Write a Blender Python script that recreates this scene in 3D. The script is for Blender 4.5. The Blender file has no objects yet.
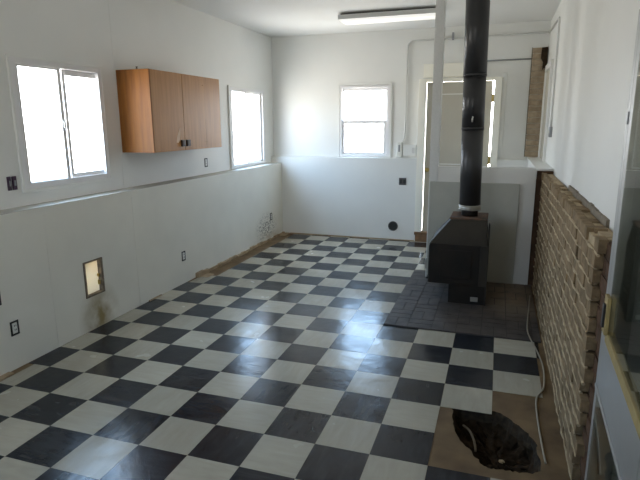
import bpy, bmesh, math, random
from mathutils import Vector, Matrix
random.seed(7)
S = bpy.context.scene
C = S.collection

# ------------------------------------------------------------------ camera
cam_d = bpy.data.cameras.new('camera')
cam_d.sensor_width = 36.0
cam_d.lens = 528.6 / 640 * 36.0
cam_d.clip_start = 0.02
cam = bpy.data.objects.new('camera', cam_d)
C.objects.link(cam)
PITCH, YAW, ROLL = -0.21717, 0.32131, 0.00554
m = (Matrix.Rotation(YAW, 3, 'Z') @ Matrix.Rotation(PITCH, 3, 'X') @ Matrix.Rotation(ROLL, 3, 'Y'))
right, fwd, up = m.col[0].copy(), m.col[1].copy(), m.col[2].copy()
mw = Matrix((right, up, -fwd)).transposed().to_4x4()
mw.translation = Vector((1.1522, -2.4385, 1.7099))
cam.matrix_world = mw
S.camera = cam

# ------------------------------------------------------------------ sky
SKY = (0.46, 0.69, 1.0)
HAZE = (0.86, 0.92, 1.0)
GROUND = (0.84, 0.79, 0.73)
SKY_STRENGTH = 10.0
w = bpy.data.worlds.new('daylight'); S.world = w; w.use_nodes = True
nt = w.node_tree; nt.nodes.clear()
out = nt.nodes.new('ShaderNodeOutputWorld'); bg = nt.nodes.new('ShaderNodeBackground')
tc = nt.nodes.new('ShaderNodeTexCoord'); sx = nt.nodes.new('ShaderNodeSeparateXYZ')
rp = nt.nodes.new('ShaderNodeValToRGB')
rp.color_ramp.elements[0].position = 0.46; rp.color_ramp.elements[0].color = (*GROUND, 1)
e_ = rp.color_ramp.elements.new(0.53); e_.color = (*HAZE, 1)
rp.color_ramp.elements[2].position = 0.66; rp.color_ramp.elements[2].color = (*SKY, 1)
mp = nt.nodes.new('ShaderNodeMapRange')
mp.inputs['From Min'].default_value = -1; mp.inputs['From Max'].default_value = 1
nt.links.new(tc.outputs['Generated'], sx.inputs[0]); nt.links.new(sx.outputs['Z'], mp.inputs['Value'])
nt.links.new(mp.outputs['Result'], rp.inputs['Fac']); nt.links.new(rp.outputs['Color'], bg.inputs['Color'])
bg.inputs['Strength'].default_value = SKY_STRENGTH
nt.links.new(bg.outputs[0], out.inputs[0])

# light portals: they emit nothing, they only steer sampling to the window openings, one of them added
def portal(name, loc, rot, sx_, sy_):
    l = bpy.data.lights.new(name, 'AREA'); l.shape = 'RECTANGLE'; l.size = sx_; l.size_y = sy_
    l.cycles.is_portal = True
    o = bpy.data.objects.new(name, l); C.objects.link(o); o.location = loc; o.rotation_euler = rot
portal('daylight_portal', (-2.36, 1.075, 1.71), (0, -math.pi/2, 0), 0.96, 0.96)
portal('daylight_portal', (-2.36, 4.44, 1.66), (0, -math.pi/2, 0), 1.08, 1.08)
portal('daylight_portal', (-0.70, -3.61, 1.65), (math.pi/2, 0, 0), 0.94, 1.04)  # serves the added fill window in the front wall
portal('daylight_portal', (-0.735, 5.51, 1.735), (-math.pi/2, 0, 0), 0.78, 1.04)

S.view_settings.view_transform = 'Standard'
S.view_settings.look = 'None'
S.view_settings.gamma = 1.0
S.view_settings.use_curve_mapping = False
S.view_settings.exposure = 0.85
S.cycles.max_bounces = 14
S.cycles.diffuse_bounces = 10
S.cycles.glossy_bounces = 5
S.cycles.transparent_max_bounces = 12
S.cycles.sample_clamp_indirect = 6.0

# ------------------------------------------------------------------ materials
def mat(name, col, rough=0.6, metal=0.0, spec=0.5, var=0.0, vscale=3.0, bump=0.0, bscale=40.0, col2=None, stretch=None, coat=0.0):
    M = bpy.data.materials.new(name); M.use_nodes = True
    n = M.node_tree; b = n.nodes['Principled BSDF']
    b.inputs['Base Color'].default_value = (*col, 1)
    b.inputs['Roughness'].default_value = rough
    b.inputs['Metallic'].default_value = metal
    b.inputs['Specular IOR Level'].default_value = spec
    b.inputs['Coat Weight'].default_value = coat
    g = n.nodes.new('ShaderNodeNewGeometry')
    vec = g.outputs['Position']
    if stretch:
        mpn = n.nodes.new('ShaderNodeMapping'); mpn.inputs['Scale'].default_value = stretch
        n.links.new(vec, mpn.inputs['Vector']); vec = mpn.outputs['Vector']
    if var or col2:
        t = n.nodes.new('ShaderNodeTexNoise'); t.inputs['Scale'].default_value = vscale; t.inputs['Detail'].default_value = 6
        n.links.new(vec, t.inputs['Vector'])
        r = n.nodes.new('ShaderNodeValToRGB'); r.color_ramp.elements[0].position = 0.32; r.color_ramp.elements[1].position = 0.68
        c2 = col2 or tuple(c * (1 - var) for c in col)
        r.color_ramp.elements[0].color = (*c2, 1); r.color_ramp.elements[1].color = (*col, 1)
        n.links.new(t.outputs['Fac'], r.inputs['Fac']); n.links.new(r.outputs['Color'], b.inputs['Base Color'])
    if bump:
        t2 = n.nodes.new('ShaderNodeTexNoise'); t2.inputs['Scale'].default_value = bscale; t2.inputs['Detail'].default_value = 4
        n.links.new(vec, t2.inputs['Vector'])
        bp = n.nodes.new('ShaderNodeBump'); bp.inputs['Strength'].default_value = bump; bp.inputs['Distance'].default_value = 0.01
        n.links.new(t2.outputs['Fac'], bp.inputs['Height']); n.links.new(bp.outputs['Normal'], b.inputs['Normal'])
    return M

def mix_spot(M, centre, radius, colour, strength, nscale=9.0, lo=0.35, hi=0.75):
    """a stain with a ragged edge around one point of the wall"""
    n = M.node_tree; b = n.nodes['Principled BSDF']
    g = n.nodes.new('ShaderNodeNewGeometry')
    sub = n.nodes.new('ShaderNodeVectorMath'); sub.operation = 'SUBTRACT'; sub.inputs[1].default_value = centre
    n.links.new(g.outputs['Position'], sub.inputs[0])
    dv = n.nodes.new('ShaderNodeVectorMath'); dv.operation = 'DIVIDE'; dv.inputs[1].default_value = radius
    n.links.new(sub.outputs[0], dv.inputs[0])
    ln = n.nodes.new('ShaderNodeVectorMath'); ln.operation = 'LENGTH'; n.links.new(dv.outputs[0], ln.inputs[0])
    mr = n.nodes.new('ShaderNodeMapRange'); mr.inputs['From Min'].default_value = 1; mr.inputs['From Max'].default_value = 0.2
    n.links.new(ln.outputs['Value'], mr.inputs['Value'])
    t = n.nodes.new('ShaderNodeTexNoise'); t.inputs['Scale'].default_value = nscale; t.inputs['Detail'].default_value = 5
    n.links.new(g.outputs['Position'], t.inputs['Vector'])
    m2 = n.nodes.new('ShaderNodeMapRange'); m2.inputs['From Min'].default_value = lo; m2.inputs['From Max'].default_value = hi
    n.links.new(t.outputs['Fac'], m2.inputs['Value'])
    mu = n.nodes.new('ShaderNodeMath'); mu.operation = 'MULTIPLY'; n.links.new(mr.outputs[0], mu.inputs[0]); n.links.new(m2.outputs[0], mu.inputs[1])
    mu2 = n.nodes.new('ShaderNodeMath'); mu2.operation = 'MULTIPLY'; mu2.inputs[1].default_value = strength; n.links.new(mu.outputs[0], mu2.inputs[0])
    mx = n.nodes.new('ShaderNodeMix'); mx.data_type = 'RGBA'; mx.inputs[7].default_value = (*colour, 1)
    src = b.inputs['Base Color']
    if src.links:
        n.links.new(src.links[0].from_socket, mx.inputs[6])
    else:
        mx.inputs[6].default_value = src.default_value
    n.links.new(mu2.outputs[0], mx.inputs[0]); n.links.new(mx.outputs[2], src)

PAINT = mat('white_wall_paint', (0.80, 0.80, 0.77), 0.55, var=0.05, vscale=1.6, bump=0.08, bscale=30)
PAINT_LOW = mat('lower_wall_paint_warm_light', (0.80, 0.78, 0.70), 0.5, var=0.07, vscale=2.2, bump=0.10, bscale=18)  # warm bounce light on the left wall is put into this tint
mix_spot(PAINT_LOW, (-2.03, 1.08, 0.10), (0.4, 0.26, 0.30), (0.30, 0.23, 0.10), 1.0, 7, 0.25, 0.6)
mix_spot(PAINT_LOW, (-2.03, 4.62, 0.20), (0.4, 0.42, 0.26), (0.10, 0.09, 0.08), 1.0, 34, 0.50, 0.58)
mix_spot(PAINT_LOW, (-2.03, 4.75, 0.02), (0.4, 0.6, 0.16), (0.45, 0.36, 0.24), 0.8, 8)
PAINT_CEIL = mat('white_ceiling_paint', (0.82, 0.82, 0.80), 0.7, var=0.03, vscale=1.2, bump=0.06, bscale=50)
PAINT_POST = mat('grey_white_post_paint', (0.68, 0.68, 0.66), 0.6, var=0.06, vscale=60, bump=0.15, bscale=60)
PAINT_HALF = mat('half_wall_paint', (0.75, 0.74, 0.70), 0.6, var=0.06, vscale=3, bump=0.08)
VINYL = mat('white_window_vinyl', (0.78, 0.77, 0.77), 0.35)
TRIM = mat('white_trim_paint', (0.78, 0.78, 0.75), 0.45)
CREAM = mat('cream_jamb_paint', (0.88, 0.86, 0.77), 0.45)
BEIGE = mat('beige_door_paint', (0.50, 0.47, 0.39), 0.5, var=0.06, vscale=2)
TANWOOD = mat('raw_tan_wood', (0.42, 0.31, 0.19), 0.75, col2=(0.24, 0.165, 0.095), vscale=9, bump=0.4, bscale=30)
THRESH = mat('brown_threshold_wood', (0.24, 0.13, 0.06), 0.6, var=0.4, vscale=14)
PLY = mat('bare_brown_subfloor', (0.205, 0.138, 0.072), 0.75, spec=0.2, col2=(0.125, 0.082, 0.045), vscale=6, bump=0.25, bscale=25)
DIRT = mat('dark_soil', (0.052, 0.035, 0.021), 0.95, spec=0.1, col2=(0.02, 0.014, 0.009), vscale=22, bump=0.9, bscale=45)
DIRTEDGE = mat('broken_concrete_edge', (0.06, 0.045, 0.03), 0.95, spec=0.1, col2=(0.03, 0.025, 0.02), vscale=30, bump=0.9, bscale=50)
BRICK = mat('brown_brick', (0.31, 0.22, 0.125), 0.9, spec=0.2, col2=(0.175, 0.125, 0.072), vscale=14, bump=0.6, bscale=70)
CHASEBRICK = mat('pale_chase_brick', (0.46, 0.36, 0.25), 0.9, col2=(0.30, 0.23, 0.155), vscale=12, bump=0.4, bscale=70)
CHASEMORTAR = mat('pale_chase_mortar', (0.55, 0.47, 0.36), 0.95, var=0.3, vscale=18)
REDBRICK = mat('reddish_brick', (0.145, 0.08, 0.048), 0.9, spec=0.2, col2=(0.08, 0.048, 0.03), vscale=12, bump=0.6, bscale=70)
MORTAR = mat('tan_mortar', (0.52, 0.41, 0.26), 0.95, col2=(0.34, 0.26, 0.16), vscale=18, bump=0.6, bscale=90)
HEARTH = mat('dusty_hearth_brick', (0.088, 0.074, 0.066), 0.6, spec=0.25, col2=(0.048, 0.042, 0.039), vscale=7, bump=0.3, bscale=60)
mix_spot(HEARTH, (1.40, 2.95, 0.01), (0.42, 0.8, 0.2), (0.23, 0.17, 0.115), 0.9, 5, 0.2, 0.5)
HEARTHGAP = mat('hearth_joint', (0.05, 0.045, 0.042), 0.9)
STOVE = mat('black_stove_steel', (0.015, 0.0135, 0.012), 0.5, metal=0.0, spec=0.16, col2=(0.024, 0.019, 0.015), vscale=5, bump=0.05)
HOODM = mat('dusty_stove_hood', (0.042, 0.036, 0.028), 0.6, spec=0.2, col2=(0.03, 0.026, 0.021), vscale=6)
RUST = mat('rusty_stove_top', (0.15, 0.075, 0.04), 0.7, col2=(0.05, 0.035, 0.028), vscale=14)
PIPE = mat('black_stovepipe_enamel', (0.022, 0.022, 0.024), 0.38, spec=0.5)
STEEL = mat('galvanised_collar', (0.42, 0.41, 0.38), 0.4, metal=0.8)
BOARD = mat('grey_cement_board', (0.46, 0.46, 0.405), 0.75, var=0.12, vscale=4, bump=0.1, bscale=60)
CABSIDE = mat('cabinet_side_wood', (0.30, 0.115, 0.020), 0.5, spec=0.3, col2=(0.18, 0.062, 0.010), vscale=5, stretch=(6, 6, 0.5))
CABDOOR = mat('cabinet_door_wood', (0.49, 0.235, 0.078), 0.40, spec=0.35, col2=(0.39, 0.175, 0.053), vscale=5, stretch=(6, 6, 0.5))
CABDOOR.node_tree.nodes['Principled BSDF'].inputs['Coat Roughness'].default_value = 0.3
PULL = mat('dark_bronze_pull', (0.035, 0.02, 0.015), 0.35, metal=0.3)
SCUFF = mat('pale_scuff', (0.85, 0.62, 0.46), 0.7)
BLACK = mat('black_plastic', (0.02, 0.02, 0.02), 0.5)
PURPLE = mat('dark_purple_plastic', (0.05, 0.02, 0.05), 0.5)
WHITEP = mat('white_plastic', (0.76, 0.76, 0.72), 0.4)
GREYP = mat('grey_metal_box', (0.30, 0.31, 0.32), 0.45, metal=0.4)
DARKGREY = mat('dark_grey_outlet', (0.085, 0.08, 0.08), 0.5)
BRASS = mat('worn_brass', (0.45, 0.34, 0.12), 0.35, metal=0.9)
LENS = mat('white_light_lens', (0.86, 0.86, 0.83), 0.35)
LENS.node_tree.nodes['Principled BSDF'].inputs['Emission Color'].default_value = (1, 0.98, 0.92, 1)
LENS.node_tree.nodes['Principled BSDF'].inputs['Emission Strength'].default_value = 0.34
HOUSING = mat('grey_white_housing', (0.62, 0.62, 0.60), 0.45)
ALU = mat('mill_aluminium', (0.44, 0.44, 0.43), 0.42, metal=0.6, var=0.06, vscale=8)
OCHRE = mat('ochre_wood_stop', (0.40, 0.30, 0.12), 0.6, var=0.25, vscale=18)
GASKET = mat('black_gasket', (0.015, 0.015, 0.015), 0.7)
OUTDOOR = mat('drab_outer_door_paint', (0.36, 0.35, 0.30), 0.6, var=0.2, vscale=6)
CABLE = mat('off_white_cable', (0.30, 0.265, 0.20), 0.6)
LINT = mat('rough_grey_brown', (0.25, 0.21, 0.155), 0.9, var=0.3, vscale=20, bump=0.5)

def glass_mat(name, tint, ior=1.5):
    M = bpy.data.materials.new(name); M.use_nodes = True; n = M.node_tree; n.nodes.clear()
    o = n.nodes.new('ShaderNodeOutputMaterial'); mx = n.nodes.new('ShaderNodeMixShader')
    tr = n.nodes.new('ShaderNodeBsdfTransparent'); tr.inputs[0].default_value = (*tint, 1)
    gl = n.nodes.new('ShaderNodeBsdfGlossy'); gl.inputs['Roughness'].default_value = 0.02; gl.inputs['Color'].default_value = (1, 1, 1, 1)
    fr = n.nodes.new('ShaderNodeFresnel')
    # a thin pane reflects alike on both of its faces
    gm = n.nodes.new('ShaderNodeNewGeometry'); mi_ = n.nodes.new('ShaderNodeMapRange')
    mi_.inputs['To Min'].default_value = ior; mi_.inputs['To Max'].default_value = 1.0 / ior
    n.links.new(gm.outputs['Backfacing'], mi_.inputs['Value']); n.links.new(mi_.outputs[0], fr.inputs['IOR'])
    n.links.new(fr.outputs[0], mx.inputs[0]); n.links.new(tr.outputs[0], mx.inputs[1]); n.links.new(gl.outputs[0], mx.inputs[2])
    n.links.new(mx.outputs[0], o.inputs[0]); return M
GLASS = glass_mat('window_glass', (0.97, 0.98, 0.98))
STORMGLASS = glass_mat('storm_door_glass', (0.86, 0.88, 0.85))

def flap_mat():
    M = bpy.data.materials.new('cream_translucent_flap'); M.use_nodes = True; n = M.node_tree; n.nodes.clear()
    o = n.nodes.new('ShaderNodeOutputMaterial'); mx = n.nodes.new('ShaderNodeMixShader'); mx.inputs[0].default_value = 0.5
    d = n.nodes.new('ShaderNodeBsdfDiffuse'); d.inputs[0].default_value = (0.80, 0.76, 0.66, 1)
    t = n.nodes.new('ShaderNodeBsdfTranslucent'); t.inputs[0].default_value = (0.62, 0.57, 0.47, 1)
    n.links.new(d.outputs[0], mx.inputs[1]); n.links.new(t.outputs[0], mx.inputs[2]); n.links.new(mx.outputs[0], o.inputs[0]); return M
FLAP = flap_mat()

def tile_mat(name, c1, c2, c3, rough):
    """marbled vinyl tile: streaks run along or across, tile by tile"""
    M = bpy.data.materials.new(name); M.use_nodes = True; n = M.node_tree; b = n.nodes['Principled BSDF']
    L = n.links.new
    g = n.nodes.new('ShaderNodeNewGeometry')
    rnd = g.outputs['Random Per Island']
    pos = g.outputs['Position']
    ma = n.nodes.new('ShaderNodeMapping'); ma.inputs['Scale'].default_value = (26, 5, 1)
    mb = n.nodes.new('ShaderNodeMapping'); mb.inputs['Scale'].default_value = (5, 26, 1)
    L(pos, ma.inputs['Vector']); L(pos, mb.inputs['Vector'])
    gt = n.nodes.new('ShaderNodeMath'); gt.operation = 'GREATER_THAN'; gt.inputs[1].default_value = 0.5; L(rnd, gt.inputs[0])
    mv = n.nodes.new('ShaderNodeMix'); mv.data_type = 'VECTOR'; L(gt.outputs[0], mv.inputs[0]); L(ma.outputs[0], mv.inputs[4]); L(mb.outputs[0], mv.inputs[5])
    off = n.nodes.new('ShaderNodeVectorMath'); off.operation = 'ADD'; L(mv.outputs[1], off.inputs[0])
    ml = n.nodes.new('ShaderNodeMath'); ml.operation = 'MULTIPLY'; ml.inputs[1].default_value = 57; L(rnd, ml.inputs[0])
    cb = n.nodes.new('ShaderNodeCombineXYZ'); L(ml.outputs[0], cb.inputs[2]); L(cb.outputs[0], off.inputs[1])
    t = n.nodes.new('ShaderNodeTexNoise'); t.inputs['Scale'].default_value = 1.0; t.inputs['Detail'].default_value = 7; t.inputs['Distortion'].default_value = 0.7
    L(off.outputs[0], t.inputs['Vector'])
    r = n.nodes.new('ShaderNodeValToRGB')
    r.color_ramp.elements[0].position = 0.30; r.color_ramp.elements[0].color = (*c1, 1)
    r.color_ramp.elements[1].position = 0.72; r.color_ramp.elements[1].color = (*c3, 1)
    e = r.color_ramp.elements.new(0.52); e.color = (*c2, 1)
    L(t.outputs['Fac'], r.inputs['Fac'])
    # worn grime in large soft patches + a little tint per tile
    t2 = n.nodes.new('ShaderNodeTexNoise'); t2.inputs['Scale'].default_value = 1.7; t2.inputs['Detail'].default_value = 5; L(pos, t2.inputs['Vector'])
    mr = n.nodes.new('ShaderNodeMapRange'); mr.inputs['From Min'].default_value = 0.3; mr.inputs['From Max'].default_value = 0.7; mr.inputs['To Min'].default_value = 0.86; mr.inputs['To Max'].default_value = 1.04
    L(t2.outputs['Fac'], mr.inputs['Value'])
    mr2 = n.nodes.new('ShaderNodeMapRange'); mr2.inputs['To Min'].default_value = 0.9; mr2.inputs['To Max'].default_value = 1.06; L(rnd, mr2.inputs['Value'])
    mm = n.nodes.new('ShaderNodeMath'); mm.operation = 'MULTIPLY'; L(mr.outputs[0], mm.inputs[0]); L(mr2.outputs[0], mm.inputs[1])
    sc = n.nodes.new('ShaderNodeVectorMath'); sc.operation = 'SCALE'; L(r.outputs['Color'], sc.inputs[0]); L(mm.outputs[0], sc.inputs['Scale'])
    L(sc.outputs[0], b.inputs['Base Color'])
    rr = n.nodes.new('ShaderNodeMapRange'); rr.inputs['To Min'].default_value = rough * 0.65; rr.inputs['To Max'].default_value = rough * 1.35
    t4 = n.nodes.new('ShaderNodeTexNoise'); t4.inputs['Scale'].default_value = 6.5; t4.inputs['Detail'].default_value = 3; L(pos, t4.inputs['Vector'])
    rr.inputs['From Min'].default_value = 0.25; rr.inputs['From Max'].default_value = 0.75
    L(t4.outputs['Fac'], rr.inputs['Value']); L(rr.outputs[0], b.inputs['Roughness'])
    b.inputs['Specular IOR Level'].default_value = 0.24
    t3 = n.nodes.new('ShaderNodeTexNoise'); t3.inputs['Scale'].default_value = 9; t3.inputs['Detail'].default_value = 4; L(pos, t3.inputs['Vector'])
    bp = n.nodes.new('ShaderNodeBump'); bp.inputs['Strength'].default_value = 0.12; bp.inputs['Distance'].default_value = 0.02
    L(t3.outputs['Fac'], bp.inputs['Height']); L(bp.outputs['Normal'], b.inputs['Normal'])
    return M
TILE_W = tile_mat('white_marbled_tile', (0.39, 0.365, 0.295), (0.42, 0.393, 0.32), (0.445, 0.418, 0.345), 0.215)
TILE_B = tile_mat('black_marbled_tile', (0.015, 0.017, 0.021), (0.020, 0.022, 0.027), (0.030, 0.033, 0.039), 0.20)

# ------------------------------------------------------------------ mesh helpers
def box(bm, x0, x1, y0, y1, z0, z1, mi=0):
    vs = [bm.verts.new(p) for p in ((x0,y0,z0),(x1,y0,z0),(x1,y1,z0),(x0,y1,z0),(x0,y0,z1),(x1,y0,z1),(x1,y1,z1),(x0,y1,z1))]
    for f in ((3,2,1,0),(4,5,6,7),(0,1,5,4),(1,2,6,5),(2,3,7,6),(3,0,4,7)):
        fc = bm.faces.new([vs[i] for i in f]); fc.material_index = mi
    return vs

def hexa(bm, bot, top, mi=0):
    vs = [bm.verts.new(p) for p in list(bot) + list(top)]
    for f in ((3,2,1,0),(4,5,6,7),(0,1,5,4),(1,2,6,5),(2,3,7,6),(3,0,4,7)):
        bm.faces.new([vs[i] for i in f]).material_index = mi

def tube(bm, pts, r, seg=10, mi=0, cap=True):
    pts = [Vector(p) for p in pts]
    rs = r if isinstance(r, (list, tuple)) else [r] * len(pts)
    rings = []; ref = None
    for i, p in enumerate(pts):
        a = pts[max(i-1, 0)]; b = pts[min(i+1, len(pts)-1)]
        d = (b - a).normalized()
        if ref is None:
            ref = d.orthogonal().normalized()
        u = (ref - d * ref.dot(d)).normalized(); v = d.cross(u); ref = u
        rings.append([bm.verts.new(p + (u * math.cos(2*math.pi*k/seg) + v * math.sin(2*math.pi*k/seg)) * rs[i]) for k in range(seg)])
    for a, b in zip(rings, rings[1:]):
        for k in range(seg):
            f = bm.faces.new((a[k], a[(k+1) % seg], b[(k+1) % seg], b[k])); f.smooth = True; f.material_index = mi
    if cap:
        bm.faces.new(list(reversed(rings[0]))).material_index = mi
        bm.faces.new(rings[-1]).material_index = mi

def smooth_path(ps, n=6):
    ps = [Vector(p) for p in ps]; o = []
    for i in range(len(ps) - 1):
        p0, p1, p2, p3 = ps[max(i-1, 0)], ps[i], ps[i+1], ps[min(i+2, len(ps)-1)]
        for k in range(n):
            t = k / n
            o.append(0.5 * ((2*p1) + (p2-p0)*t + (2*p0-5*p1+4*p2-p3)*t*t + (-p0+3*p1-3*p2+p3)*t**3))
    o.append(ps[-1]); return o

def rbm():
    return bmesh.new()

def bake(name, bm, mats, off):
    bmesh.ops.recalc_face_normals(bm, faces=bm.faces)
    me = bpy.data.meshes.new(name)
    bm.transform(Matrix.Translation(-Vector(off)))
    bm.to_mesh(me); bm.free()
    for mm_ in (mats if isinstance(mats, (list, tuple)) else [mats]):
        me.materials.append(mm_)
    return me

def obj(name, bm, mats, parent=None, bevel=0.0, base=None):
    """one mesh object; given in room coordinates, stored relative to its thing's base"""
    if parent is not None:
        off = parent['_o'] if '_o' in parent else (0, 0, 0)
        off = tuple(off)
    else:
        if base is None:
            xs = [v.co.x for v in bm.verts]; ys = [v.co.y for v in bm.verts]; zs = [v.co.z for v in bm.verts]
            base = ((min(xs)+max(xs))/2, (min(ys)+max(ys))/2, min(zs))
        off = base
    o = bpy.data.objects.new(name, bake(name, bm, mats, off)); C.objects.link(o)
    o['_o'] = list(off)
    if parent is not None:
        o.parent = parent
    else:
        o.location = off
    if bevel:
        b = o.modifiers.new('bevel', 'BEVEL'); b.width = bevel; b.segments = 2; b.limit_method = 'ANGLE'
    return o

def thing(name, loc, label=None, cat=None, group=None, kind=None, local=False):
    o = bpy.data.objects.new(name, None); C.objects.link(o); o.location = loc
    o.empty_display_size = 0.05
    o['_o'] = [0.0, 0.0, 0.0] if local else list(loc)
    return tag(o, label, cat, group, kind)

def tag(o, label=None, cat=None, group=None, kind=None):
    if label: o['label'] = label
    if cat: o['category'] = cat
    if group: o['group'] = group
    if kind: o['kind'] = kind
    return o

def bx(name, mats, b, parent=None, bevel=0.0):
    bm = rbm(); box(bm, *b); return obj(name, bm, mats, parent, bevel)

def struct(name, bm, mats, parent=None, bevel=0.0):
    return tag(obj(name, bm, mats, parent, bevel), kind='structure')

def wall_pieces(bm, fixed, axis, a0, a1, z0, z1, holes):
    """a wall slab cut around rectangular openings; axis 'x': slab spans fixed[0..1] in x and a0..a1 in y"""
    def put(p0, p1, q0, q1):
        if p1 - p0 < 1e-5 or q1 - q0 < 1e-5: return
        if axis == 'x': box(bm, fixed[0], fixed[1], p0, p1, q0, q1)
        else: box(bm, p0, p1, fixed[0], fixed[1], q0, q1)
    cur = a0
    for h0, h1, hz0, hz1 in sorted(holes):
        put(cur, h0, z0, z1); put(h0, h1, z0, hz0); put(h0, h1, hz1, z1); cur = h1
    put(cur, a1, z0, z1)

TS = 0.3048
XL, XLU, YB, YBU, XR, XRU, H = -2.03, -2.20, 5.25, 5.35, 1.59, 1.70, 2.98
YF = -3.45
LEDGE, BLEDGE = 1.113, 1.21

# ================================================================== SHELL
bm = rbm(); wall_pieces(bm, (-2.36, XL), 'x', YF, YB, 0, LEDGE, [(0.935, 1.160, 0.287, 0.598)])
struct('wall_left', bm, PAINT_LOW)
bm = rbm(); wall_pieces(bm, (-2.36, XLU), 'x', YF, 5.5, LEDGE, H, [(0.62, 1.53, 1.24, 2.17), (3.915, 4.965, 1.135, 2.165)])
struct('wall_left_upper', bm, PAINT)
bm = rbm(); wall_pieces(bm, (YB, 5.51), 'y', -2.36, XRU, 0, BLEDGE, [(0.06, 1.155, 0.10, BLEDGE)])
struct('wall_back', bm, PAINT)
bm = rbm(); wall_pieces(bm, (YBU, 5.51), 'y', XLU, 1.86, BLEDGE, H, [(-1.10, -0.37, 1.235, 2.235), (0.06, 1.155, BLEDGE, 2.30)])
struct('wall_back_upper', bm, PAINT)
bm = rbm(); wall_pieces(bm, (XRU, 1.86), 'x', YF, YBU, 0, H, [(-1.12, -0.16, 0.02, 2.16)])
struct('wall_right', bm, PAINT)
bm = rbm(); wall_pieces(bm, (YF - 0.15, YF), 'y', -2.36, 1.86, 0, H, [(-1.15, -0.25, 1.15, 2.15)])
struct('wall_front', bm, PAINT)
bm = rbm(); box(bm, -2.36, 1.86, YF - 0.15, 5.51, H, H + 0.12)
struct('ceiling', bm, PAINT_CEIL)
# jog of the right wall near the middle: a shallow plastered band
bm = rbm(); hexa(bm, [(XRU-.012,2.20,1.22),(XRU,2.05,1.22),(XRU,2.90,1.22),(XRU-.012,2.75,1.22)], [(XRU-.012,2.20,H),(XRU,2.05,H),(XRU,2.90,H),(XRU-.012,2.75,H)])
struct('trim_1', bm, PAINT)
# boxed-in lower wall and white sill behind the half wall
bm = rbm(); box(bm, 1.55, XRU, 3.52, YB, 0, 1.225)
struct('wall_right_lower', bm, PAINT)
bm = rbm(); box(bm, 1.535, XRU, 3.39, YB, 1.226, 1.25)
struct('trim_2', bm, TRIM, bevel=0.003)
bm = rbm(); box(bm, 1.555, XRU, 3.415, 3.515, 1.13, 1.224); box(bm, 1.60, XRU, 3.36, 3.41, 1.195, 1.222); box(bm, 1.547, 1.61, 3.45, 3.515, 0, 1.129)
struct('trim_3', bm, REDBRICK)
# vertical drywall seams
bm = rbm()
box(bm, XLU, XLU + 0.003, 1.735, 1.775, LEDGE, H)
struct('trim_4', bm, PAINT, bevel=0.0014)
bm = rbm(); box(bm, XL, XL + 0.003, 0.595, 0.635, 0, 1.06)
struct('trim_5', bm, PAINT_LOW, bevel=0.002)
bm = rbm(); box(bm, XL, XL + 0.003, 1.615, 1.645, 0, 1.06)
struct('trim_6', bm, PAINT_LOW, bevel=0.0015)
bm = rbm(); box(bm, XLU, XL, YF, YB, LEDGE, LEDGE + 0.003)
struct('trim_7', bm, mat('dusty_ledge_paint', (0.50, 0.48, 0.42), 0.6, var=0.15, vscale=6))

# ---- floor: bare subfloor with a broken-out hole, tiles on top
PIT = [(0.986,0.612),(1.065,0.651),(1.159,0.667),(1.253,0.656),(1.33,0.587),(1.402,0.485),(1.445,0.394),(1.46,0.27),(1.456,0.13),(1.428,0.102),(1.363,0.091),(1.298,0.083),(1.232,0.077),(1.188,0.091),(1.14,0.146),(1.089,0.235),(1.04,0.333),(1.004,0.469)]
def ragged(poly, n=4, amp=0.009):
    o = []
    for i, p in enumerate(poly):
        q = poly[(i+1) % len(poly)]
        for k in range(n):
            t = k / n
            o.append((p[0]+(q[0]-p[0])*t+random.uniform(-amp, amp), p[1]+(q[1]-p[1])*t+random.uniform(-amp, amp)))
    return o
PITR = ragged(PIT)
Z0 = -0.003
bm = rbm()
def loop(pts, z):
    vs = [bm.verts.new((x, y, z)) for x, y in pts]
    return vs, [bm.edges.new((vs[i], vs[(i+1) % len(vs)])) for i in range(len(vs))]
FX0, FX1, FY0, FY1 = -2.36, 1.86, YF - 0.15, 5.51
_, e1 = loop([(FX0,FY0),(FX1,FY0),(FX1,FY1),(FX0,FY1)], Z0)
pv, e2 = loop(PITR, Z0)
bmesh.ops.triangle_fill(bm, use_beauty=True, use_dissolve=False, edges=e1 + e2)
# throw away faces that fill the hole
def inside(x, y, poly):
    c = False; j = len(poly) - 1
    for i in range(len(poly)):
        if (poly[i][1] > y) != (poly[j][1] > y) and x < (poly[j][0]-poly[i][0])*(y-poly[i][1])/(poly[j][1]-poly[i][1]) + poly[i][0]: c = not c
        j = i
    return c
kill = [f for f in bm.faces if inside(f.calc_center_median().x, f.calc_center_median().y, PITR)]
bmesh.ops.delete(bm, geom=kill, context='FACES_ONLY')
pv = [v for v in bm.verts if v.is_valid and any(abs(v.co.x-a) < 1e-6 and abs(v.co.y-b) < 1e-6 for a, b in PITR)]
struct('floor_subfloor', bm, PLY)
# the hole: crumbling rim and soil bottom
bm = rbm()
cx, cy = sum(p[0] for p in PITR)/len(PITR), sum(p[1] for p in PITR)/len(PITR)
levels = [(1.0, Z0, 0), (0.985, -0.035, 0.006), (0.94, -0.075, 0.014), (0.86, -0.115, 0.02), (0.66, -0.125, 0.022), (0.42, -0.135, 0.022), (0.2, -0.13, 0.02)]
rings = []
for s, z, j in levels:
    rings.append([bm.verts.new((cx+(x-cx)*s+random.uniform(-j, j), cy+(y-cy)*s+random.uniform(-j, j), z+random.uniform(-j, j))) for x, y in PITR])
for li, (a, b) in enumerate(zip(rings, rings[1:])):
    for k in range(len(a)):
        f = bm.faces.new((a[k], a[(k+1) % len(a)], b[(k+1) % len(a)], b[k])); f.material_index = 1 if li < 2 else 0
bm.faces.new(rings[-1])
struct('floor_pit', bm, [DIRT, DIRTEDGE])

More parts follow.
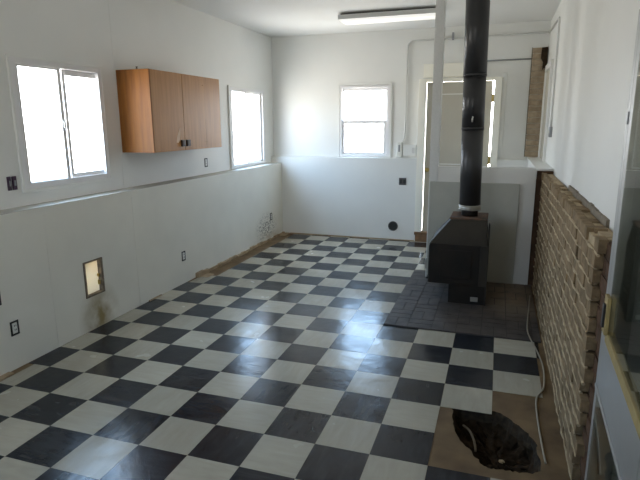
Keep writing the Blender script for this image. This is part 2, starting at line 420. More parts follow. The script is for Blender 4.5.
bm = rbm()
gap = 0.0008
def tilequad(x0, x1, y0, y1, mi, rnd=False):
    dz = random.uniform(0, 0.0006)
    z = 0.0 + dz
    box(bm, x0 + gap, x1 - gap, y0 + gap, y1 - gap, Z0, z, mi)
for v in range(-12, 18):
    for u in range(-8, 6):
        if (u, v) in ((3,0),(3,1),(4,0),(4,1),(4,2),(5,0),(5,1),(5,2)): continue
        x0, x1, y0, y1 = u*TS, (u+1)*TS, v*TS, (v+1)*TS
        if v >= 9 and u < -6: continue
        x0 = max(x0, XL + (0.004 if not v == 0 else 0.06)); y1 = min(y1, YB - 0.02); y0 = max(y0, YF)
        if v < 0: x1 = min(x1, 1.36)
        elif v < 6: x1 = min(x1, 1.535 + 0.008*(v-3))
        elif v < 12 and u >= 1: continue            # hearth
        else: x1 = min(x1, 1.54)
        if v == 11 and u == 1: continue
        if x1 - x0 < 0.02 or y1 - y0 < 0.02: continue
        if v == 8 and u == -7: x0 = XL + 0.03
        tilequad(x0, x1, y0, y1, (u + v) % 2)
struct('floor', bm, [TILE_B, TILE_W])

# tan strip of bare wood along the left wall where tiles stop short, and its ragged low edge
bm = rbm()
y = 2.62
while y < YB - 0.02:
    ln = random.uniform(0.08, 0.2); y1 = min(y + ln, YB - 0.01)
    hgt = 0.012 + random.uniform(0, 0.022) + (0.02 if y < 2.8 else 0)
    box(bm, XL, XL + random.uniform(0.02, 0.045), y, y1, Z0, hgt); y = y1
box(bm, XL, XL + 0.14, 2.66, 2.80, Z0, 0.006)
box(bm, XL, -1.90, 5.0, YB - 0.002, Z0, 0.010)
struct('baseboard_left', bm, TANWOOD)
bm = rbm(); y = 0.0
box(bm, XL, XL + 0.05, -0.6, 0.14, Z0, 0.008); box(bm, XL, XL+0.014, 1.75, 1.95, Z0, 0.01)
struct('baseboard_left_near', bm, TANWOOD)
bm = rbm(); box(bm, -1.9, 0.06, YB - 0.02, YB, Z0, 0.014)
struct('baseboard_back', bm, TANWOOD)

# ---- hearth pad: pairs of bricks laid basket-weave
bm = rbm()
hx0, hx1, hy0, hy1 = 1*TS, 1.575, 6*TS, 3.40
box(bm, hx0, hx1, hy0, hy1, Z0, 0.006, 1)
cell = 0.202; ny = int((hy1-hy0)/cell)+1; nx = int((hx1-hx0)/cell)+1
for j in range(ny):
    for i in range(nx):
        for k in range(2):
            if (i + j) % 2: b = [hx0+i*cell, hx0+(i+1)*cell, hy0+(j+k*0.5)*cell, hy0+(j+k*0.5+0.5)*cell]
            else: b = [hx0+(i+k*0.5)*cell, hx0+(i+k*0.5+0.5)*cell, hy0+j*cell, hy0+(j+1)*cell]
            b[1] = min(b[1], hx1); b[3] = min(b[3], hy1)
            if b[1]-b[0] < 0.02 or b[3]-b[2] < 0.02: continue
            box(bm, b[0]+.003, b[1]-.003, b[2]+.003, b[3]-.003, 0.0, 0.0115+random.uniform(-.001, .001), 0)
box(bm, hx0, 0.458, 3.401, 3.655, Z0, 0.006, 1)
for k in range(2): box(bm, hx0+.003, 0.455, 3.404+.126*k, 3.524+.126*k, 0.0, 0.0115, 0)
struct('floor_hearth', bm, [HEARTH, HEARTHGAP])

# ---- brick dado on the right: rough bricks with squeezed-out mortar
def brickface(bm, x, y0, y1, z0, z1, rows, axis='y', ragged_top=False, ragged_end=0.0, ridge=0.0085, depth=0.05, jit=0.010):
    """courses of separate bricks facing -x (axis 'y') or -y (axis 'x')"""
    h = (z1 - z0) / rows
    def b3(p0, p1, d0, d1, q0, q1, mi):
        if axis == 'y': box(bm, d0, d1, p0, p1, q0, q1, mi)
        else: box(bm, p0, p1, d0, d1, q0, q1, mi)
    for r in range(rows):
        z = z0 + r*h
        start = y0 + (random.uniform(0, ragged_end) if ragged_end else 0)
        p = start - (0.105 if r % 2 else 0)
        while p < y1:
            q = p + 0.205
            a, c = max(p, start), min(q - 0.004, y1)
            miss = ragged_top and r == rows-1 and random.random() < 0.10
            if c - a > 0.02 and not miss:
                d = x + random.uniform(0, jit)
                b3(a, c, d, x + depth, z + 0.006, z + h - 0.006 + random.uniform(-.003, .003), 0)
            p = q
        # mortar ridge oozing from the bed joint
        n = max(2, int((y1-start)/0.06)); pts = []; rs = []
        for k in range(n+1):
            t = start + (y1-start)*k/n; dx = random.uniform(-0.004, 0.006); dz = random.uniform(-.006, .006)
            pts.append((x+dx+0.006, t, z+dz) if axis == 'y' else (t, x+dx+0.006, z+dz)); rs.append(ridge*random.uniform(0.45, 1.15))
        tube(bm, pts, rs, 6, 1)
    b3(y0 + ragged_end + 0.01, y1, x+0.012, x+depth+0.02, z0, z1-0.03, 1)
    b3(y0 + ragged_end + 0.01, y1, x+0.03, XRU - 0.001 if axis == 'y' else x+0.0165, z0, z1-0.035, 1) if axis == 'y' else None
bm = rbm(); brickface(bm, XR, 0.06, 3.385, 0.0, 1.215, 16, ragged_top=True, ragged_end=0.08, depth=0.045)
# loose mortar and broken bricks on the top bed
box(bm, 1.635, XRU - 0.001, 0.17, 3.36, 1.15, 1.196, 1)
for k in range(40):
    yy = random.uniform(0.1, 3.2); s = random.uniform(0.02, 0.05)
    box(bm, 1.61+random.uniform(0, .02), 1.61+s+.03, yy, yy+s*2.2, 1.16, 1.198+random.uniform(0, .014), random.choice((0, 1)))
struct('wall_right_brick', bm, [BRICK, MORTAR], bevel=0.004)
bm = rbm(); brickface(bm, 1.625, -0.13, 0.13, 0.0, 1.20, 16, depth=0.06, ridge=0.006)
struct('wall_right_brick_end', bm, [REDBRICK, REDBRICK], bevel=0.004)
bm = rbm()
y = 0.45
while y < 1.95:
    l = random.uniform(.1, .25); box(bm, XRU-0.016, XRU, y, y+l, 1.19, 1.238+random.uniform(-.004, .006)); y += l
struct('trim_8', bm, LINT)  # low uneven grey-brown strip along the top of the brick

# bare brick chase in the back corner with a dark broken opening at its top
bm = rbm(); brickface(bm, 5.333, 1.508, 1.688, 1.252, 2.66, 19, axis='x', depth=0.016, ridge=0.006, jit=0.004)
chase = struct('wall_back_brick', bm, [CHASEBRICK, CHASEMORTAR])
bm = rbm()
P = [(1.615, 2.655), (1.69, 2.66), (1.692, 2.36), (1.66, 2.40), (1.635, 2.37), (1.64, 2.47), (1.612, 2.52)]
f0 = [bm.verts.new((x, 5.318, z)) for x, z in P]; f1 = [bm.verts.new((x, 5.332, z)) for x, z in P]
bm.faces.new(f0); bm.faces.new(f1)
for i in range(len(P)): bm.faces.new((f0[i], f0[(i+1) % len(P)], f1[(i+1) % len(P)], f1[i]))
obj('broken_opening', bm, DIRT, chase)
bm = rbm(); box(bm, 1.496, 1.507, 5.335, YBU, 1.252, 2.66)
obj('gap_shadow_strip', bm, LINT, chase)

# ---- half wall with corner post
bm = rbm(); box(bm, 0.556, 1.545, 3.41, 3.51, 0, 1.25)
struct('wall_half', bm, PAINT_HALF)
bm = rbm(); box(bm, 0.462, 0.556, 3.405, 3.512, 0, H)
struct('pillar', bm, PAINT_POST, bevel=0.003)

# ================================================================== WINDOWS
def slider_window(name, y0, y1, z0, z1, g, x=XLU, left_front=True):
    """horizontal sliding window in the left wall; g = glass splits"""
    w_ = thing(name, (x, (y0+y1)/2, z0), kind='structure')
    fw = 0.045
    bm = rbm()
    xo = x - 0.12; xi = x + 0.018
    box(bm, xo, xi, y0, y0+fw, z0, z1); box(bm, xo, xi, y1-fw, y1, z0, z1)
    box(bm, xo, xi, y0+fw, y1-fw, z0, z0+fw); box(bm, xo, xi, y0+fw, y1-fw, z1-fw, z1)
    obj('window_frame', bm, VINYL, w_, bevel=0.004)
    (a0, a1, az0, az1), (b0, b1, bz0, bz1) = g
    for (s0, s1, q0, q1, xx, nm) in ((a0, a1, az0, az1, x+0.010, 'sash'), (b0, b1, bz0, bz1, x-0.014, 'sash')):
        bm = rbm(); sw = 0.034
        l0 = y0+fw if nm and s0 == a0 else s0-sw; l1 = y1-fw if s1 == b1 else s1+sw
        box(bm, xx-0.022, xx, l0, s0, z0+fw, z1-fw); box(bm, xx-0.022, xx, s1, l1, z0+fw, z1-fw)
        box(bm, xx-0.022, xx, s0, s1, z0+fw, q0); box(bm, xx-0.022, xx, s0, s1, q1, z1-fw)
        sh = obj('sash', bm, VINYL, w_, bevel=0.003)
        bm = rbm(); box(bm, xx-0.009, xx-0.005, s0-0.004, s1+0.004, q0-0.004, q1+0.004)
        obj('glass', bm, GLASS, sh)
        if s0 == a0:
            zc = (z0+z1)/2
            bm = rbm(); box(bm, xx, xx+0.014, s1+0.008, s1+0.026, zc-0.03, zc+0.03)
            obj('latch', bm, WHITEP, sh, bevel=0.003)
    bm = rbm(); box(bm, x, x+0.02, y0-0.012, y0+0.004, z0-0.02, z1+0.012); box(bm, x, x+0.02, y1-0.004, y1+0.012, z0-0.02, z1+0.012)
    box(bm, x, x+0.02, y0+0.004, y1-0.004, z1-0.004, z1+0.012); 
    obj('casing', bm, TRIM, w_, bevel=0.002)
    return w_
w1 = slider_window('window_1', 0.605, 1.545, 1.235, 2.19, ((0.68, 1.048, 1.285, 2.13), (1.150, 1.497, 1.312, 2.10)))
bm = rbm(); box(bm, XLU, XLU + 0.022, 0.60, 1.56, 1.212, 1.236)
obj('window_sill', bm, TRIM, w1, bevel=0.003)
slider_window('window_2', 3.90, 4.985, 1.122, 2.185, ((3.99, 4.39, 1.155, 2.128), (4.455, 4.90, 1.185, 2.12)))

w3 = thing('window_3', (-0.737, YBU, 1.225), kind='structure')
bm = rbm(); x0, x1, z0, z1, fw = -1.115, -0.36, 1.222, 2.248, 0.035
ya, yb_ = YBU - 0.014, YBU + 0.11
box(bm, x0, x0+fw, ya, yb_, z0, z1); box(bm, x1-fw, x1, ya, yb_, z0, z1)
box(bm, x0+fw, x1-fw, ya, yb_, z0, z0+fw); box(bm, x0+fw, x1-fw, ya, yb_, z1-fw, z1)
obj('window_frame', bm, VINYL, w3, bevel=0.004)
for (s0, s1, q0, q1, zz0, zz1, yy) in ((-1.072, -0.43, 1.758, 2.172, 1.74, z1-fw, YBU+0.045), (-1.05, -0.452, 1.283, 1.705, z0+fw, 1.745, YBU+0.005)):
    bm = rbm(); l0, l1 = x0+fw, x1-fw
    box(bm, l0, s0, yy, yy+0.03, zz0, zz1); box(bm, s1, l1, yy, yy+0.03, zz0, zz1)
    box(bm, s0, s1, yy, yy+0.03, zz0, q0); box(bm, s0, s1, yy, yy+0.03, q1, zz1)
    sh = obj('sash', bm, VINYL, w3, bevel=0.003)
    bm = rbm(); box(bm, s0-.004, s1+.004, yy+0.013, yy+0.018, q0-.004, q1+.004)
    obj('glass', bm, GLASS, sh)
bm = rbm(); box(bm, -0.358, -0.335, YBU-0.022, YBU, 1.215, 2.262); box(bm, -1.14, -1.117, YBU-0.016, YBU, 1.215, 2.262); box(bm, -1.117, -0.358, YBU-0.018, YBU, 2.25, 2.275)
obj('casing', bm, TRIM, w3, bevel=0.002)

wf = thing('added_fill_window', (-0.70, YF, 1.15), kind='structure')  # unseen window added behind the camera to light surfaces facing it
bm = rbm()
box(bm, -1.15, -1.11, YF-0.10, YF+0.012, 1.15, 2.15); box(bm, -0.29, -0.25, YF-0.10, YF+0.012, 1.15, 2.15)
box(bm, -1.11, -0.29, YF-0.10, YF+0.012, 1.15, 1.19); box(bm, -1.11, -0.29, YF-0.10, YF+0.012, 2.11, 2.15); box(bm, -1.11, -0.29, YF-0.06, YF-0.02, 1.63, 1.67)
obj('window_frame', bm, VINYL, wf, bevel=0.003)
for q0, q1 in ((1.19, 1.63), (1.67, 2.11)):
    bx('glass', GLASS, (-1.11, -0.29, YF-0.045, YF-0.04, q0, q1), wf)

# framed panel on the right wall in the far corner
w4 = thing('window_4', (XRU, 4.85, 1.30), kind='structure')
bm = rbm()
box(bm, XRU-0.03, XRU, 4.44, 4.52, 1.25, 2.42); box(bm, XRU-0.03, XRU, 5.21, 5.29, 1.25, 2.42); box(bm, XRU-0.03, XRU, 4.52, 5.21, 2.34, 2.42)
obj('window_frame', bm, TRIM, w4, bevel=0.003)
bm = rbm(); box(bm, XRU-0.012, XRU, 4.52, 5.21, 1.251, 2.34)
obj('panel', bm, BEIGE, w4)

# ================================================================== DOORS
d1 = thing('door_1', (0.6, YB, 0.1), kind='structure')
bm = rbm(); box(bm, 0.060, 0.158, 5.235, 5.40, 0.145, 2.30); box(bm, 1.062, 1.155, 5.235, 5.40, 0.145, 2.30); box(bm, 0.158, 1.062, 5.235, 5.40, 2.262, 2.30)
obj('door_frame', bm, CREAM, d1, bevel=0.003)
bm = rbm(); box(bm, 0.166, 1.036, 5.30, 5.34, 0.146, 2.257)
slab = obj('door_leaf', bm, BEIGE, d1, bevel=0.002)
bm = rbm(); px0, px1, pz0, pz1 = 0.305, 0.90, 1.13, 2.10
box(bm, px0, px0+0.012, 5.288, 5.30, pz0, pz1); box(bm, px1-0.012, px1, 5.288, 5.30, pz0, pz1)
box(bm, px0+0.012, px1-0.012, 5.288, 5.30, pz0, pz0+0.012); box(bm, px0+0.012, px1-0.012, 5.288, 5.30, pz1-0.012, pz1)
obj('panel_moulding', bm, TRIM, slab)
bm = rbm(); box(bm, px0, px1, 5.288, 5.30, 0.35, 0.365); box(bm, px0, px1, 5.288, 5.30, 0.88, 0.892)
obj('panel_moulding', bm, TRIM, slab)
bm = rbm()
tube(bm, [(0.205, 5.30, 1.05), (0.205, 5.296, 1.05)], 0.032, 16); tube(bm, [(0.205, 5.297, 1.05), (0.205, 5.265, 1.05)], 0.012, 12)
tube(bm, [(0.205, 5.268, 1.05), (0.205, 5.258, 1.05), (0.205, 5.24, 1.05), (0.205, 5.232, 1.05)], [0.016, 0.027, 0.027, 0.012], 16)
obj('doorknob', bm, BRASS, slab)
for zc in (2.03, 1.2, 0.40):
    bm = rbm(); box(bm, 1.030, 1.064, 5.288, 5.30, zc-0.05, zc+0.05); tube(bm, [(1.044, 5.283, zc-0.055), (1.044, 5.283, zc+0.055)], 0.008, 10)
    obj('hinge', bm, BRASS, d1)
bm = rbm(); box(bm, 0.0605, 1.154, 5.22, 5.42, 0.101, 0.144)
obj('threshold', bm, THRESH, d1, bevel=0.004)
bm = rbm(); box(bm, 0.075, 1.15, 5.224, 5.249, 0.0, 0.10)
obj('riser', bm, THRESH, d1)
bm = rbm(); box(bm, 1.156, 1.21, 5.332, YBU, 1.25, 2.36)
obj('casing', bm, TRIM, d1, bevel=0.003)
bm = rbm(); box(bm, 0.105, 0.93, 5.318, YBU, 2.325, 2.495); box(bm, 0.100, 0.935, 5.312, YBU, 2.495, 2.503)
struct('trim_9', bm, CREAM, bevel=0.002)

# storm door in the right wall: its own frame turns a little out of the wall
sd = thing('door_2', (1.600, -0.150, 0.0), kind='structure', local=True)
sd.rotation_euler = (0, 0, math.radians(-2.58))
def lbox(name, mats, b, parent=sd, bevel=0.002, extra=()):
    bm = rbm(); box(bm, *b)
    for e in extra: box(bm, *e)
    o = obj(name, bm, mats, parent, bevel); return o
lbox('jamb', ALU, (0.012, 0.098, -0.035, -0.005, 0.0, 2.14))
lbox('jamb', ALU, (0.012, 0.092, -0.985, -0.955, 0.0, 2.14))
lbox('jamb', ALU, (0.012, 0.092, -0.955, -0.035, 2.10, 2.14))
lbox('gasket', GASKET, (0.0, 0.012, -0.045, -0.037, 0.02, 2.10), bevel=0)
lbox('gasket', GASKET, (-0.003, 0.02, -0.110, -0.100, 0.90, 2.09), bevel=0)
st = lbox('stile', ALU, (-0.006, 0.026, -0.165, -0.110, 0.90, 2.095), extra=((-0.005, 0.026, -0.100, -0.047, 0.02, 2.095),))
lbox('stile', ALU, (-0.004, 0.026, -0.95, -0.86, 0.02, 2.095))
lbox('top_rail', ALU, (-0.004, 0.026, -0.86, -0.165, 2.0, 2.095))
lbox('mid_rail', ALU, (-0.006, 0.026, -0.86, -0.075, 0.665, 0.895), extra=((-0.012, -0.006, -0.86, -0.075, 0.665, 0.68),))
lbox('bottom_rail', ALU, (-0.004, 0.026, -0.86, -0.10, 0.02, 0.14))
lbox('glass_stop', OCHRE, (-0.010, 0.02, -0.86, -0.165, 0.896, 0.935))
lbox('glass', STORMGLASS, (-0.0052, -0.0012, -0.862, -0.163, 0.93, 2.0), bevel=0)
lbox('glass', STORMGLASS, (-0.0052, -0.0012, -0.862, -0.098, 0.138, 0.667), bevel=0)
lt = lbox('latch', OCHRE, (-0.020, -0.006, -0.20, -0.135, 0.93, 1.075))
lbox('latch_bolt', BLACK, (-0.028, -0.020, -0.185, -0.155, 0.955, 1.045), lt)
lbox('keeper', GREYP, (-0.010, -0.003, -0.10, -0.085, 1.70, 1.745))
# the closed house door a hand's breadth behind it
d3 = thing('door_3', (1.80, -0.64, 0.0), kind='structure')
bm = rbm(); box(bm, 1.80, 1.845, -1.115, -0.165, 0.022, 2.155)
obj('door_leaf', bm, OUTDOOR, d3, bevel=0.003)
bm = rbm()
for zz in ((0.2, 0.95), (1.15, 2.0)):
    for yy in ((-1.0, -0.70), (-0.58, -0.28)):
        box(bm, 1.79, 1.80, yy[0], yy[1], zz[0], zz[1])
obj('raised_panel', bm, OUTDOOR, d3, bevel=0.006)

# ================================================================== THINGS
# ---- wood stove
sv = thing('wood_stove', (0.9, 2.87, 0.012), 'black steel wood stove with sloped hood standing on the brick hearth pad', 'stove')
bm = rbm(); box(bm, 0.785, 1.125, 2.565, 3.16, 0.013, 0.205)
obj('pedestal', bm, STOVE, sv, bevel=0.004)
bm = rbm(); box(bm, 0.590, 1.118, 2.555, 3.18, 0.20, 0.590)
obj('firebox', bm, STOVE, sv, bevel=0.006)
bm = rbm(); hexa(bm, [(0.590,2.555,0.590),(1.118,2.555,0.590),(1.118,3.18,0.590),(0.590,3.18,0.590)], [(0.765,2.74,0.80),(1.095,2.74,0.80),(1.095,3.10,0.80),(0.765,3.10,0.80)])
obj('hood', bm, HOODM, sv, bevel=0.006)
bm = rbm(); box(bm, 0.755, 1.105, 2.735, 3.11, 0.80, 0.818)
obj('top_plate', bm, RUST, sv, bevel=0.004)
bm = rbm(); box(bm, 0.70, 0.985, 2.546, 2.556, 0.262, 0.535)
obj('side_panel', bm, STOVE, sv, bevel=0.004)
bm = rbm(); box(bm, 1.055, 1.065, 2.548, 2.556, 0.20, 0.60); box(bm, 1.118, 1.132, 2.56, 2.66, 0.013, 0.80); box(bm, 1.065, 1.132, 2.545, 2.5549, 0.20, 0.592)
obj('rear_shield', bm, HOODM, sv, bevel=0.003)
bm = rbm(); box(bm, 0.992, 1.060, 2.560, 2.5655, 0.045, 0.088)
tag(obj('rating_plate', bm, STEEL, sv), 'small silver plate low on the pedestal')
bm = rbm(); box(bm, 0.576, 0.590, 2.64, 3.10, 0.25, 0.55)
dr = obj('door', bm, STOVE, sv, bevel=0.004)
bm = rbm(); tube(bm, smooth_path([(0.576, 2.70, 0.40), (0.55, 2.70, 0.40), (0.545, 2.70, 0.36), (0.545, 2.70, 0.30)]), 0.009, 8)
obj('handle', bm, STEEL, dr)
bm = rbm(); box(bm, 0.56, 0.590, 2.66, 3.08, 0.205, 0.225)
obj('ash_lip', bm, STOVE, sv, bevel=0.004)

sp = thing('stovepipe', (0.925, 2.9, 0.818), 'tall black stovepipe rising from the wood stove to the ceiling', 'stovepipe')
bm = rbm(); tube(bm, [(0.928, 2.9, 0.818), (0.928, 2.9, 0.90)], 0.078, 40)
obj('flue_collar', bm, STOVE, sp)
bm = rbm(); tube(bm, [(0.927, 2.9, 0.875), (0.927, 2.9, 0.925)], 0.104, 40); tube(bm, [(0.927, 2.9, 0.88), (0.927, 2.9, 0.888)], 0.109, 40); tube(bm, [(0.927, 2.9, 0.914), (0.927, 2.9, 0.922)], 0.109, 40)
tag(obj('clamp_ring', bm, STEEL, sp), 'galvanised ring at the foot of the pipe')
bm = rbm(); tube(bm, [(0.926, 2.9, 0.925), (0.919, 2.9, 1.30), (0.914, 2.9, 1.665)], 0.101, 40)
obj('lower_pipe', bm, PIPE, sp)
bm = rbm(); tube(bm, [(0.914, 2.9, 1.645), (0.907, 2.9, 2.16)], 0.1035, 40); tube(bm, [(0.914, 2.9, 1.645), (0.914, 2.9, 1.665)], 0.1055, 40)
obj('middle_pipe', bm, PIPE, sp)
bm = rbm(); tube(bm, [(0.907, 2.9, 2.13), (0.895, 2.9, 2.979)], 0.1065, 40); tube(bm, [(0.907, 2.9, 2.13), (0.907, 2.9, 2.15)], 0.1085, 40)
obj('upper_pipe', bm, PIPE, sp)
bm = rbm(); tube(bm, [(0.912, 2.80, 1.72), (0.912, 2.775, 1.72)], 0.006, 8); tube(bm, smooth_path([(0.912, 2.775, 1.715), (0.912, 2.768, 1.735), (0.915, 2.768, 1.765)]), 0.0085, 8)
tag(obj('damper_handle', bm, STEEL, sp), 'small bright damper key on the pipe')

# ---- grey board behind the stove
tag(bx('backer_board', BOARD, (0.474, 1.395, 3.378, 3.394, 0.012, 1.088), bevel=0.004), 'large grey flat board standing behind the stove against the half wall', 'board')

# ---- wall cabinet
cb = thing('wall_cabinet', (-2.03, 2.35, 1.45), 'brown wooden two-door wall cabinet hung between the two left windows', 'cabinet')
bm = rbm(); box(bm, XLU, -1.867, 1.773, 3.03, 1.452, 2.195); box(bm, XLU, -1.846, 1.755, 1.773, 1.452, 2.195)
obj('body', bm, CABSIDE, cb, bevel=0.001)
for a, b, py in ((1.775, 2.275, 2.232), (2.281, 3.029, 2.325)):
    bm = rbm(); box(bm, -1.866, -1.845, a, b, 1.453, 2.194)
    dd = obj('door', bm, CABDOOR, cb, bevel=0.001)
    bm = rbm(); box(bm, -1.845, -1.827, py-0.031, py+0.031, 1.492, 1.556); box(bm, -1.827, -1.823, py-0.022, py+0.022, 1.502, 1.546)
    obj('pull', bm, PULL, dd, bevel=0.004)
    if a < 2:
        bm = rbm()
        Q = [(2.125, 1.535), (2.165, 1.53), (2.185, 1.56), (2.20, 1.63), (2.205, 1.68), (2.175, 1.64), (2.145, 1.59)]
        q0 = [bm.verts.new((-1.8446, y_, z_)) for y_, z_ in Q]; q1 = [bm.verts.new((-1.8441, y_, z_)) for y_, z_ in Q]
        bm.faces.new(q0); bm.faces.new(q1)
        for k in range(len(Q)): bm.faces.new((q0[k], q0[(k+1) % len(Q)], q1[(k+1) % len(Q)], q1[k]))
        tag(obj('scuff', bm, SCUFF, dd), 'pale scuff mark beside the pull')
    else:
        for b_ in ((2.700, 2.703, 1.49, 1.76), (2.67, 2.73, 1.526, 1.529), (2.66, 2.68, 2.102, 2.112)):
            tag(bx('scratch', CABSIDE, (-1.8455, -1.8442) + b_, dd), 'thin scratch line')
bm = rbm(); tube(bm, [(-2.0, 1.80, 2.195), (-2.0, 1.80, 2.215), (-2.0, 1.80, 2.222)], [0.006, 0.006, 0.011], 8)
obj('screw', bm, PULL, cb)

# ---- ceiling light
cl = thing('ceiling_light', (-0.13, 4.07, 2.89), 'long white fluorescent fixture on the ceiling left of the post', 'light fixture')
bm = rbm(); box(bm, -0.72, 0.40, 4.0, 4.17, 2.955, 2.979)
obj('mounting_plate', bm, DARKGREY, cl)
bm = rbm(); box(bm, -0.735, 0.42, 3.935, 4.225, 2.905, 2.957)
obj('housing', bm, HOUSING, cl, bevel=0.004)
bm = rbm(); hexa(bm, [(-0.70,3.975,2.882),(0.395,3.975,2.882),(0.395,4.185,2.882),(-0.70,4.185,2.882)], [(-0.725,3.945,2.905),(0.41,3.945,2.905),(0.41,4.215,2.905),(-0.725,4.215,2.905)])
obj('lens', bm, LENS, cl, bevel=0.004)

# ---- outlets on the left wall: one built, the rest copied
def make_outlet(loc):
    t = thing('electrical_outlet', loc)
    x, y, z = loc
    bm = rbm()
    for b in ((y-0.034, y-0.022, z, z+0.105), (y+0.022, y+0.034, z, z+0.105), (y-0.022, y+0.022, z, z+0.012), (y-0.022, y+0.022, z+0.093, z+0.105)):
        box(bm, x, x+0.004, *b)
    obj('box_rim', bm, BLACK, t)
    bm = rbm(); box(bm, x, x+0.008, y-0.017, y+0.017, z+0.018, z+0.087)
    r = obj('receptacle', bm, WHITEP, t, bevel=0.002)
    bm = rbm()
    for zz in (z+0.035, z+0.065):
        box(bm, x+0.008, x+0.009, y-0.008, y-0.004, zz, zz+0.012); box(bm, x+0.008, x+0.009, y+0.004, y+0.008, zz, zz+0.012)
    obj('slots', bm, BLACK, r)
    return t
def dup(root, loc):
    r = root.copy(); C.objects.link(r); r.location = loc
    for ch in list(root.children):
        c = ch.copy(); C.objects.link(c); c.parent = r
        for g in list(ch.children):
            d = g.copy(); C.objects.link(d); d.parent = c
    return r
spots = [((XL, 0.233, 0.248), 'uncovered outlet low on the left wall nearest the camera, left of the hatch'),
         ((XL, 0.122, 0.50), 'uncovered outlet cut by the left picture edge above the nearest floor-level one'),
         ((XL, 2.402, 0.252), 'uncovered outlet low on the left wall below the cabinet'),
         ((XLU, 3.265, 1.20), 'uncovered outlet on the upper left wall just under the cabinet corner'),
         ((XL, 4.79, 0.29), 'uncovered outlet low in the far left corner above scuffed paint')]
o0 = None
for loc, lab in spots:
    o = make_outlet(loc) if o0 is None else dup(o0, loc)
    if o0 is None: o0 = o
    tag(o, lab, 'outlet', 'uncovered outlets on the left wall')

ps = thing('switch_box', (XLU, 0.51, 1.245), 'dark purple double switch box left of the near left window', 'switch')
for y0, y1 in ((0.474, 0.505), (0.515, 0.552)):
    bm = rbm(); box(bm, XLU, XLU+0.010, y0, y1, 1.245, 1.345)
    g = obj('switch_body', bm, PURPLE, ps, bevel=0.003)
    bm = rbm(); box(bm, XLU+0.010, XLU+0.014, y0+0.012, y1-0.010, 1.275, 1.315)
    obj('toggle', bm, GREYP, g)

# ---- framed hatch low in the left wall
ht = thing('wall_hatch', (XL, 1.047, 0.287), 'small framed opening with glowing cream flap low in the left wall', 'hatch')
bm = rbm()
box(bm, XL-0.10, XL+0.007, 0.9355, 0.955, 0.288, 0.597); box(bm, XL-0.10, XL+0.007, 1.135, 1.1595, 0.288, 0.597)
box(bm, XL-0.10, XL+0.007, 0.955, 1.135, 0.288, 0.303); box(bm, XL-0.10, XL+0.007, 0.955, 1.135, 0.583, 0.597)
obj('frame', bm, mat('worn_hatch_wood', (0.26, 0.21, 0.15), 0.8, col2=(0.13, 0.10, 0.07), vscale=22), ht, bevel=0.002)
bm = rbm(); box(bm, XL-0.035, XL-0.031, 0.956, 1.134, 0.304, 0.582)
obj('flap', bm, FLAP, ht)
for b_ in ((0.36, 0.40), (0.43, 0.455)):
    bx('catch', BRASS, (XL-0.03, XL-0.012, 1.120, 1.134) + b_, ht)

# ---- back wall fittings
t = thing('electrical_outlet', (-0.135, YB, 0.825), 'dark grey outlet on the lower back wall beside the door', 'outlet')
bm = rbm(); box(bm, -0.187, -0.083, YB-0.006, YB, 0.826, 0.928)
pl = obj('cover_plate', bm, DARKGREY, t, bevel=0.003)
bm = rbm(); box(bm, -0.172, -0.142, YB-0.010, YB-0.006, 0.85, 0.905); box(bm, -0.128, -0.098, YB-0.010, YB-0.006, 0.85, 0.905)
obj('receptacle', bm, BLACK, pl, bevel=0.002)

t = thing('vent_port', (-0.258, YB, 0.135), 'round black vent hole low on the back wall', 'vent')
bm = rbm()
n = 28; r0, r1 = 0.060, 0.073
for (ra, rb_, ya_, yb2) in ((r1, r0, YB-0.010, YB-0.010),):
    A = [bm.verts.new((-0.258+ra*math.cos(2*math.pi*k/n), YB, 0.21+ra*math.sin(2*math.pi*k/n))) for k in range(n)]
    B = [bm.verts.new((-0.258+ra*math.cos(2*math.pi*k/n), YB-0.010, 0.21+ra*math.sin(2*math.pi*k/n))) for k in range(n)]
    D = [bm.verts.new((-0.258+rb_*math.cos(2*math.pi*k/n), YB-0.010, 0.21+rb_*math.sin(2*math.pi*k/n))) for k in range(n)]
    E_ = [bm.verts.new((-0.258+rb_*math.cos(2*math.pi*k/n), YB-0.001, 0.21+rb_*math.sin(2*math.pi*k/n))) for k in range(n)]
    for P_, Q_ in ((A, B), (B, D), (D, E_)):
        for k in range(n): bm.faces.new((P_[k], P_[(k+1) % n], Q_[(k+1) % n], Q_[k]))
obj('ring', bm, DARKGREY, t)
bm = rbm(); tube(bm, [(-0.258, YB-0.003, 0.21), (-0.258, YB-0.001, 0.21)], 0.061, 28)
obj('opening', bm, BLACK, t)

t = thing('junction_box', (-0.19, YBU, 1.225), 'white junction box on the back wall ledge under the left conduit', 'junction box')
bm = rbm(); box(bm, -0.245, -0.165, YBU-0.05, YBU, 1.225, 1.44)
b_ = obj('box', bm, WHITEP, t, bevel=0.012)
bm = rbm(); box(bm, -0.218, -0.192, YBU-0.056, YBU-0.05, 1.30, 1.40)
obj('cover', bm, GREYP, b_, bevel=0.004)
t = thing('electrical_outlet', (-0.06, YBU, 1.24), 'white surface outlet box on the ledge between junction box and door', 'outlet')
bm = rbm(); box(bm, -0.150, 0.035, YBU-0.04, YBU, 1.24, 1.40)
b_ = obj('box', bm, TRIM, t, bevel=0.006)
bm = rbm(); box(bm, -0.02, 0.02, YBU-0.046, YBU-0.04, 1.28, 1.36)
obj('receptacle', bm, HOUSING, b_, bevel=0.004)

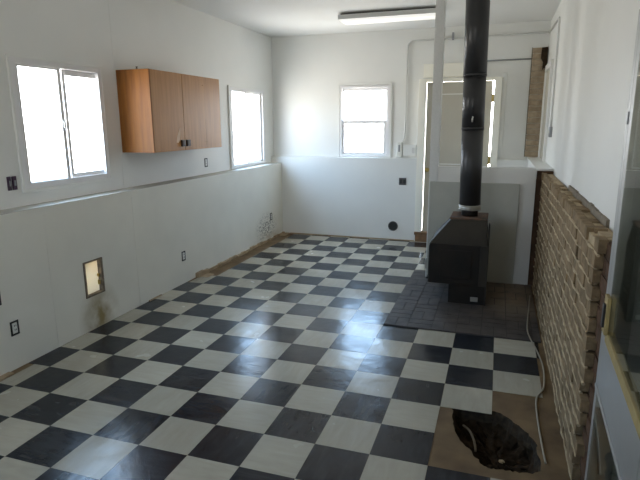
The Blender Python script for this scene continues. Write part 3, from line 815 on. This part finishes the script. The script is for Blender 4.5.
# conduits
yc = YBU - 0.022
arc = [(-0.128, yc, 2.70), (-0.125, yc, 2.755), (-0.105, yc, 2.795), (-0.065, yc, 2.818), (-0.01, yc, 2.823)]
bm = rbm(); tube(bm, smooth_path([(-0.16, yc, 1.445), (-0.14, yc, 1.50), (-0.132, yc, 1.62)] + [(-0.128, yc, 2.0), (-0.128, yc, 2.4)] + arc + [(0.45, yc, 2.826), (1.0, yc, 2.832), (1.45, yc, 2.834), (1.675, yc, 2.836)]), 0.011, 10)
cd = tag(obj('conduit', bm, HOUSING), 'thin white conduit rising beside the back window and bending toward the right', 'conduit')
bm = rbm(); box(bm, 0.470, 0.496, YBU-0.034, YBU-0.003, 2.805, 2.90)
obj('strap', bm, GREYP, cd)
bm = rbm(); tube(bm, smooth_path([(1.686, 5.33, 2.836), (1.686, 4.6, 2.815), (1.686, 4.12, 2.80), (1.686, 4.04, 2.78), (1.686, 4.02, 2.70), (1.686, 4.0, 2.3), (1.686, 3.96, 1.66)], 5), 0.010, 10)
tag(obj('conduit', bm, HOUSING), 'thin white conduit along the upper right wall dropping to the switch', 'conduit')
bm = rbm(); tube(bm, [(0.70, yc, 2.512), (1.0, yc, 2.516), (1.495, yc, 2.52)], 0.010, 10)
tag(obj('conduit', bm, GREYP), 'short grey conduit running level from behind the stovepipe to the bare brick', 'conduit')
t = thing('light_switch', (XRU, 3.93, 1.55), 'small grey switch on the far right wall above the sill', 'switch')
bm = rbm(); box(bm, XRU-0.03, XRU, 3.88, 3.98, 1.55, 1.66)
b_ = obj('box', bm, GREYP, t, bevel=0.004)
bm = rbm(); box(bm, XRU-0.042, XRU-0.03, 3.92, 3.94, 1.59, 1.62)
obj('toggle', bm, WHITEP, b_)

# ---- loose cable along the foot of the brick
pts = [(1.55, 3.0), (1.515, 2.55), (1.482, 2.081), (1.495, 1.865), (1.533, 1.637), (1.556, 1.361), (1.538, 1.048), (1.487, 0.895), (1.475, 0.713), (1.478, 0.42), (1.486, 0.2)]
zz = [0.018, 0.018, 0.017, 0.014, 0.006, 0.006, 0.006, 0.004, 0.003, 0.003, 0.003]
bm = rbm(); tube(bm, smooth_path([(x, y, z) for (x, y), z in zip(pts, zz)]), 0.0055, 8)
tag(obj('cable', bm, CABLE), 'thin pale cable snaking along the floor at the foot of the brick wall', 'cable')

# ---- debris in the pit
bm = rbm(); tube(bm, smooth_path([(1.06, 0.56, -0.075), (1.10, 0.50, -0.07), (1.13, 0.42, -0.085), (1.14, 0.36, -0.105)]), 0.007, 8)
tag(obj('root', bm, LINT), 'thin root sticking out of the soil in the floor hole', 'root')
deb = [(1.20, 0.14, -0.11, 0.020), (1.235, 0.135, -0.108, 0.016), (1.28, 0.33, -0.12, 0.014)]
labs = ['left pebble of the close pair at the near edge of the floor hole', 'right pebble of the close pair at the near edge of the floor hole', 'single pebble in the middle of the floor hole']
for (x, y, z, r), lb in zip(deb, labs):
    bm = rbm(); bmesh.ops.create_icosphere(bm, subdivisions=2, radius=r)
    for v in bm.verts: v.co = Vector((v.co.x*1.2, v.co.y, v.co.z*0.7)) * random.uniform(0.85, 1.1) + Vector((x, y, z))
    tag(obj('pebble', bm, MORTAR), lb, 'pebble', 'pebbles in the floor hole')

for o in bpy.data.objects:
    if '_o' in o: del o['_o']
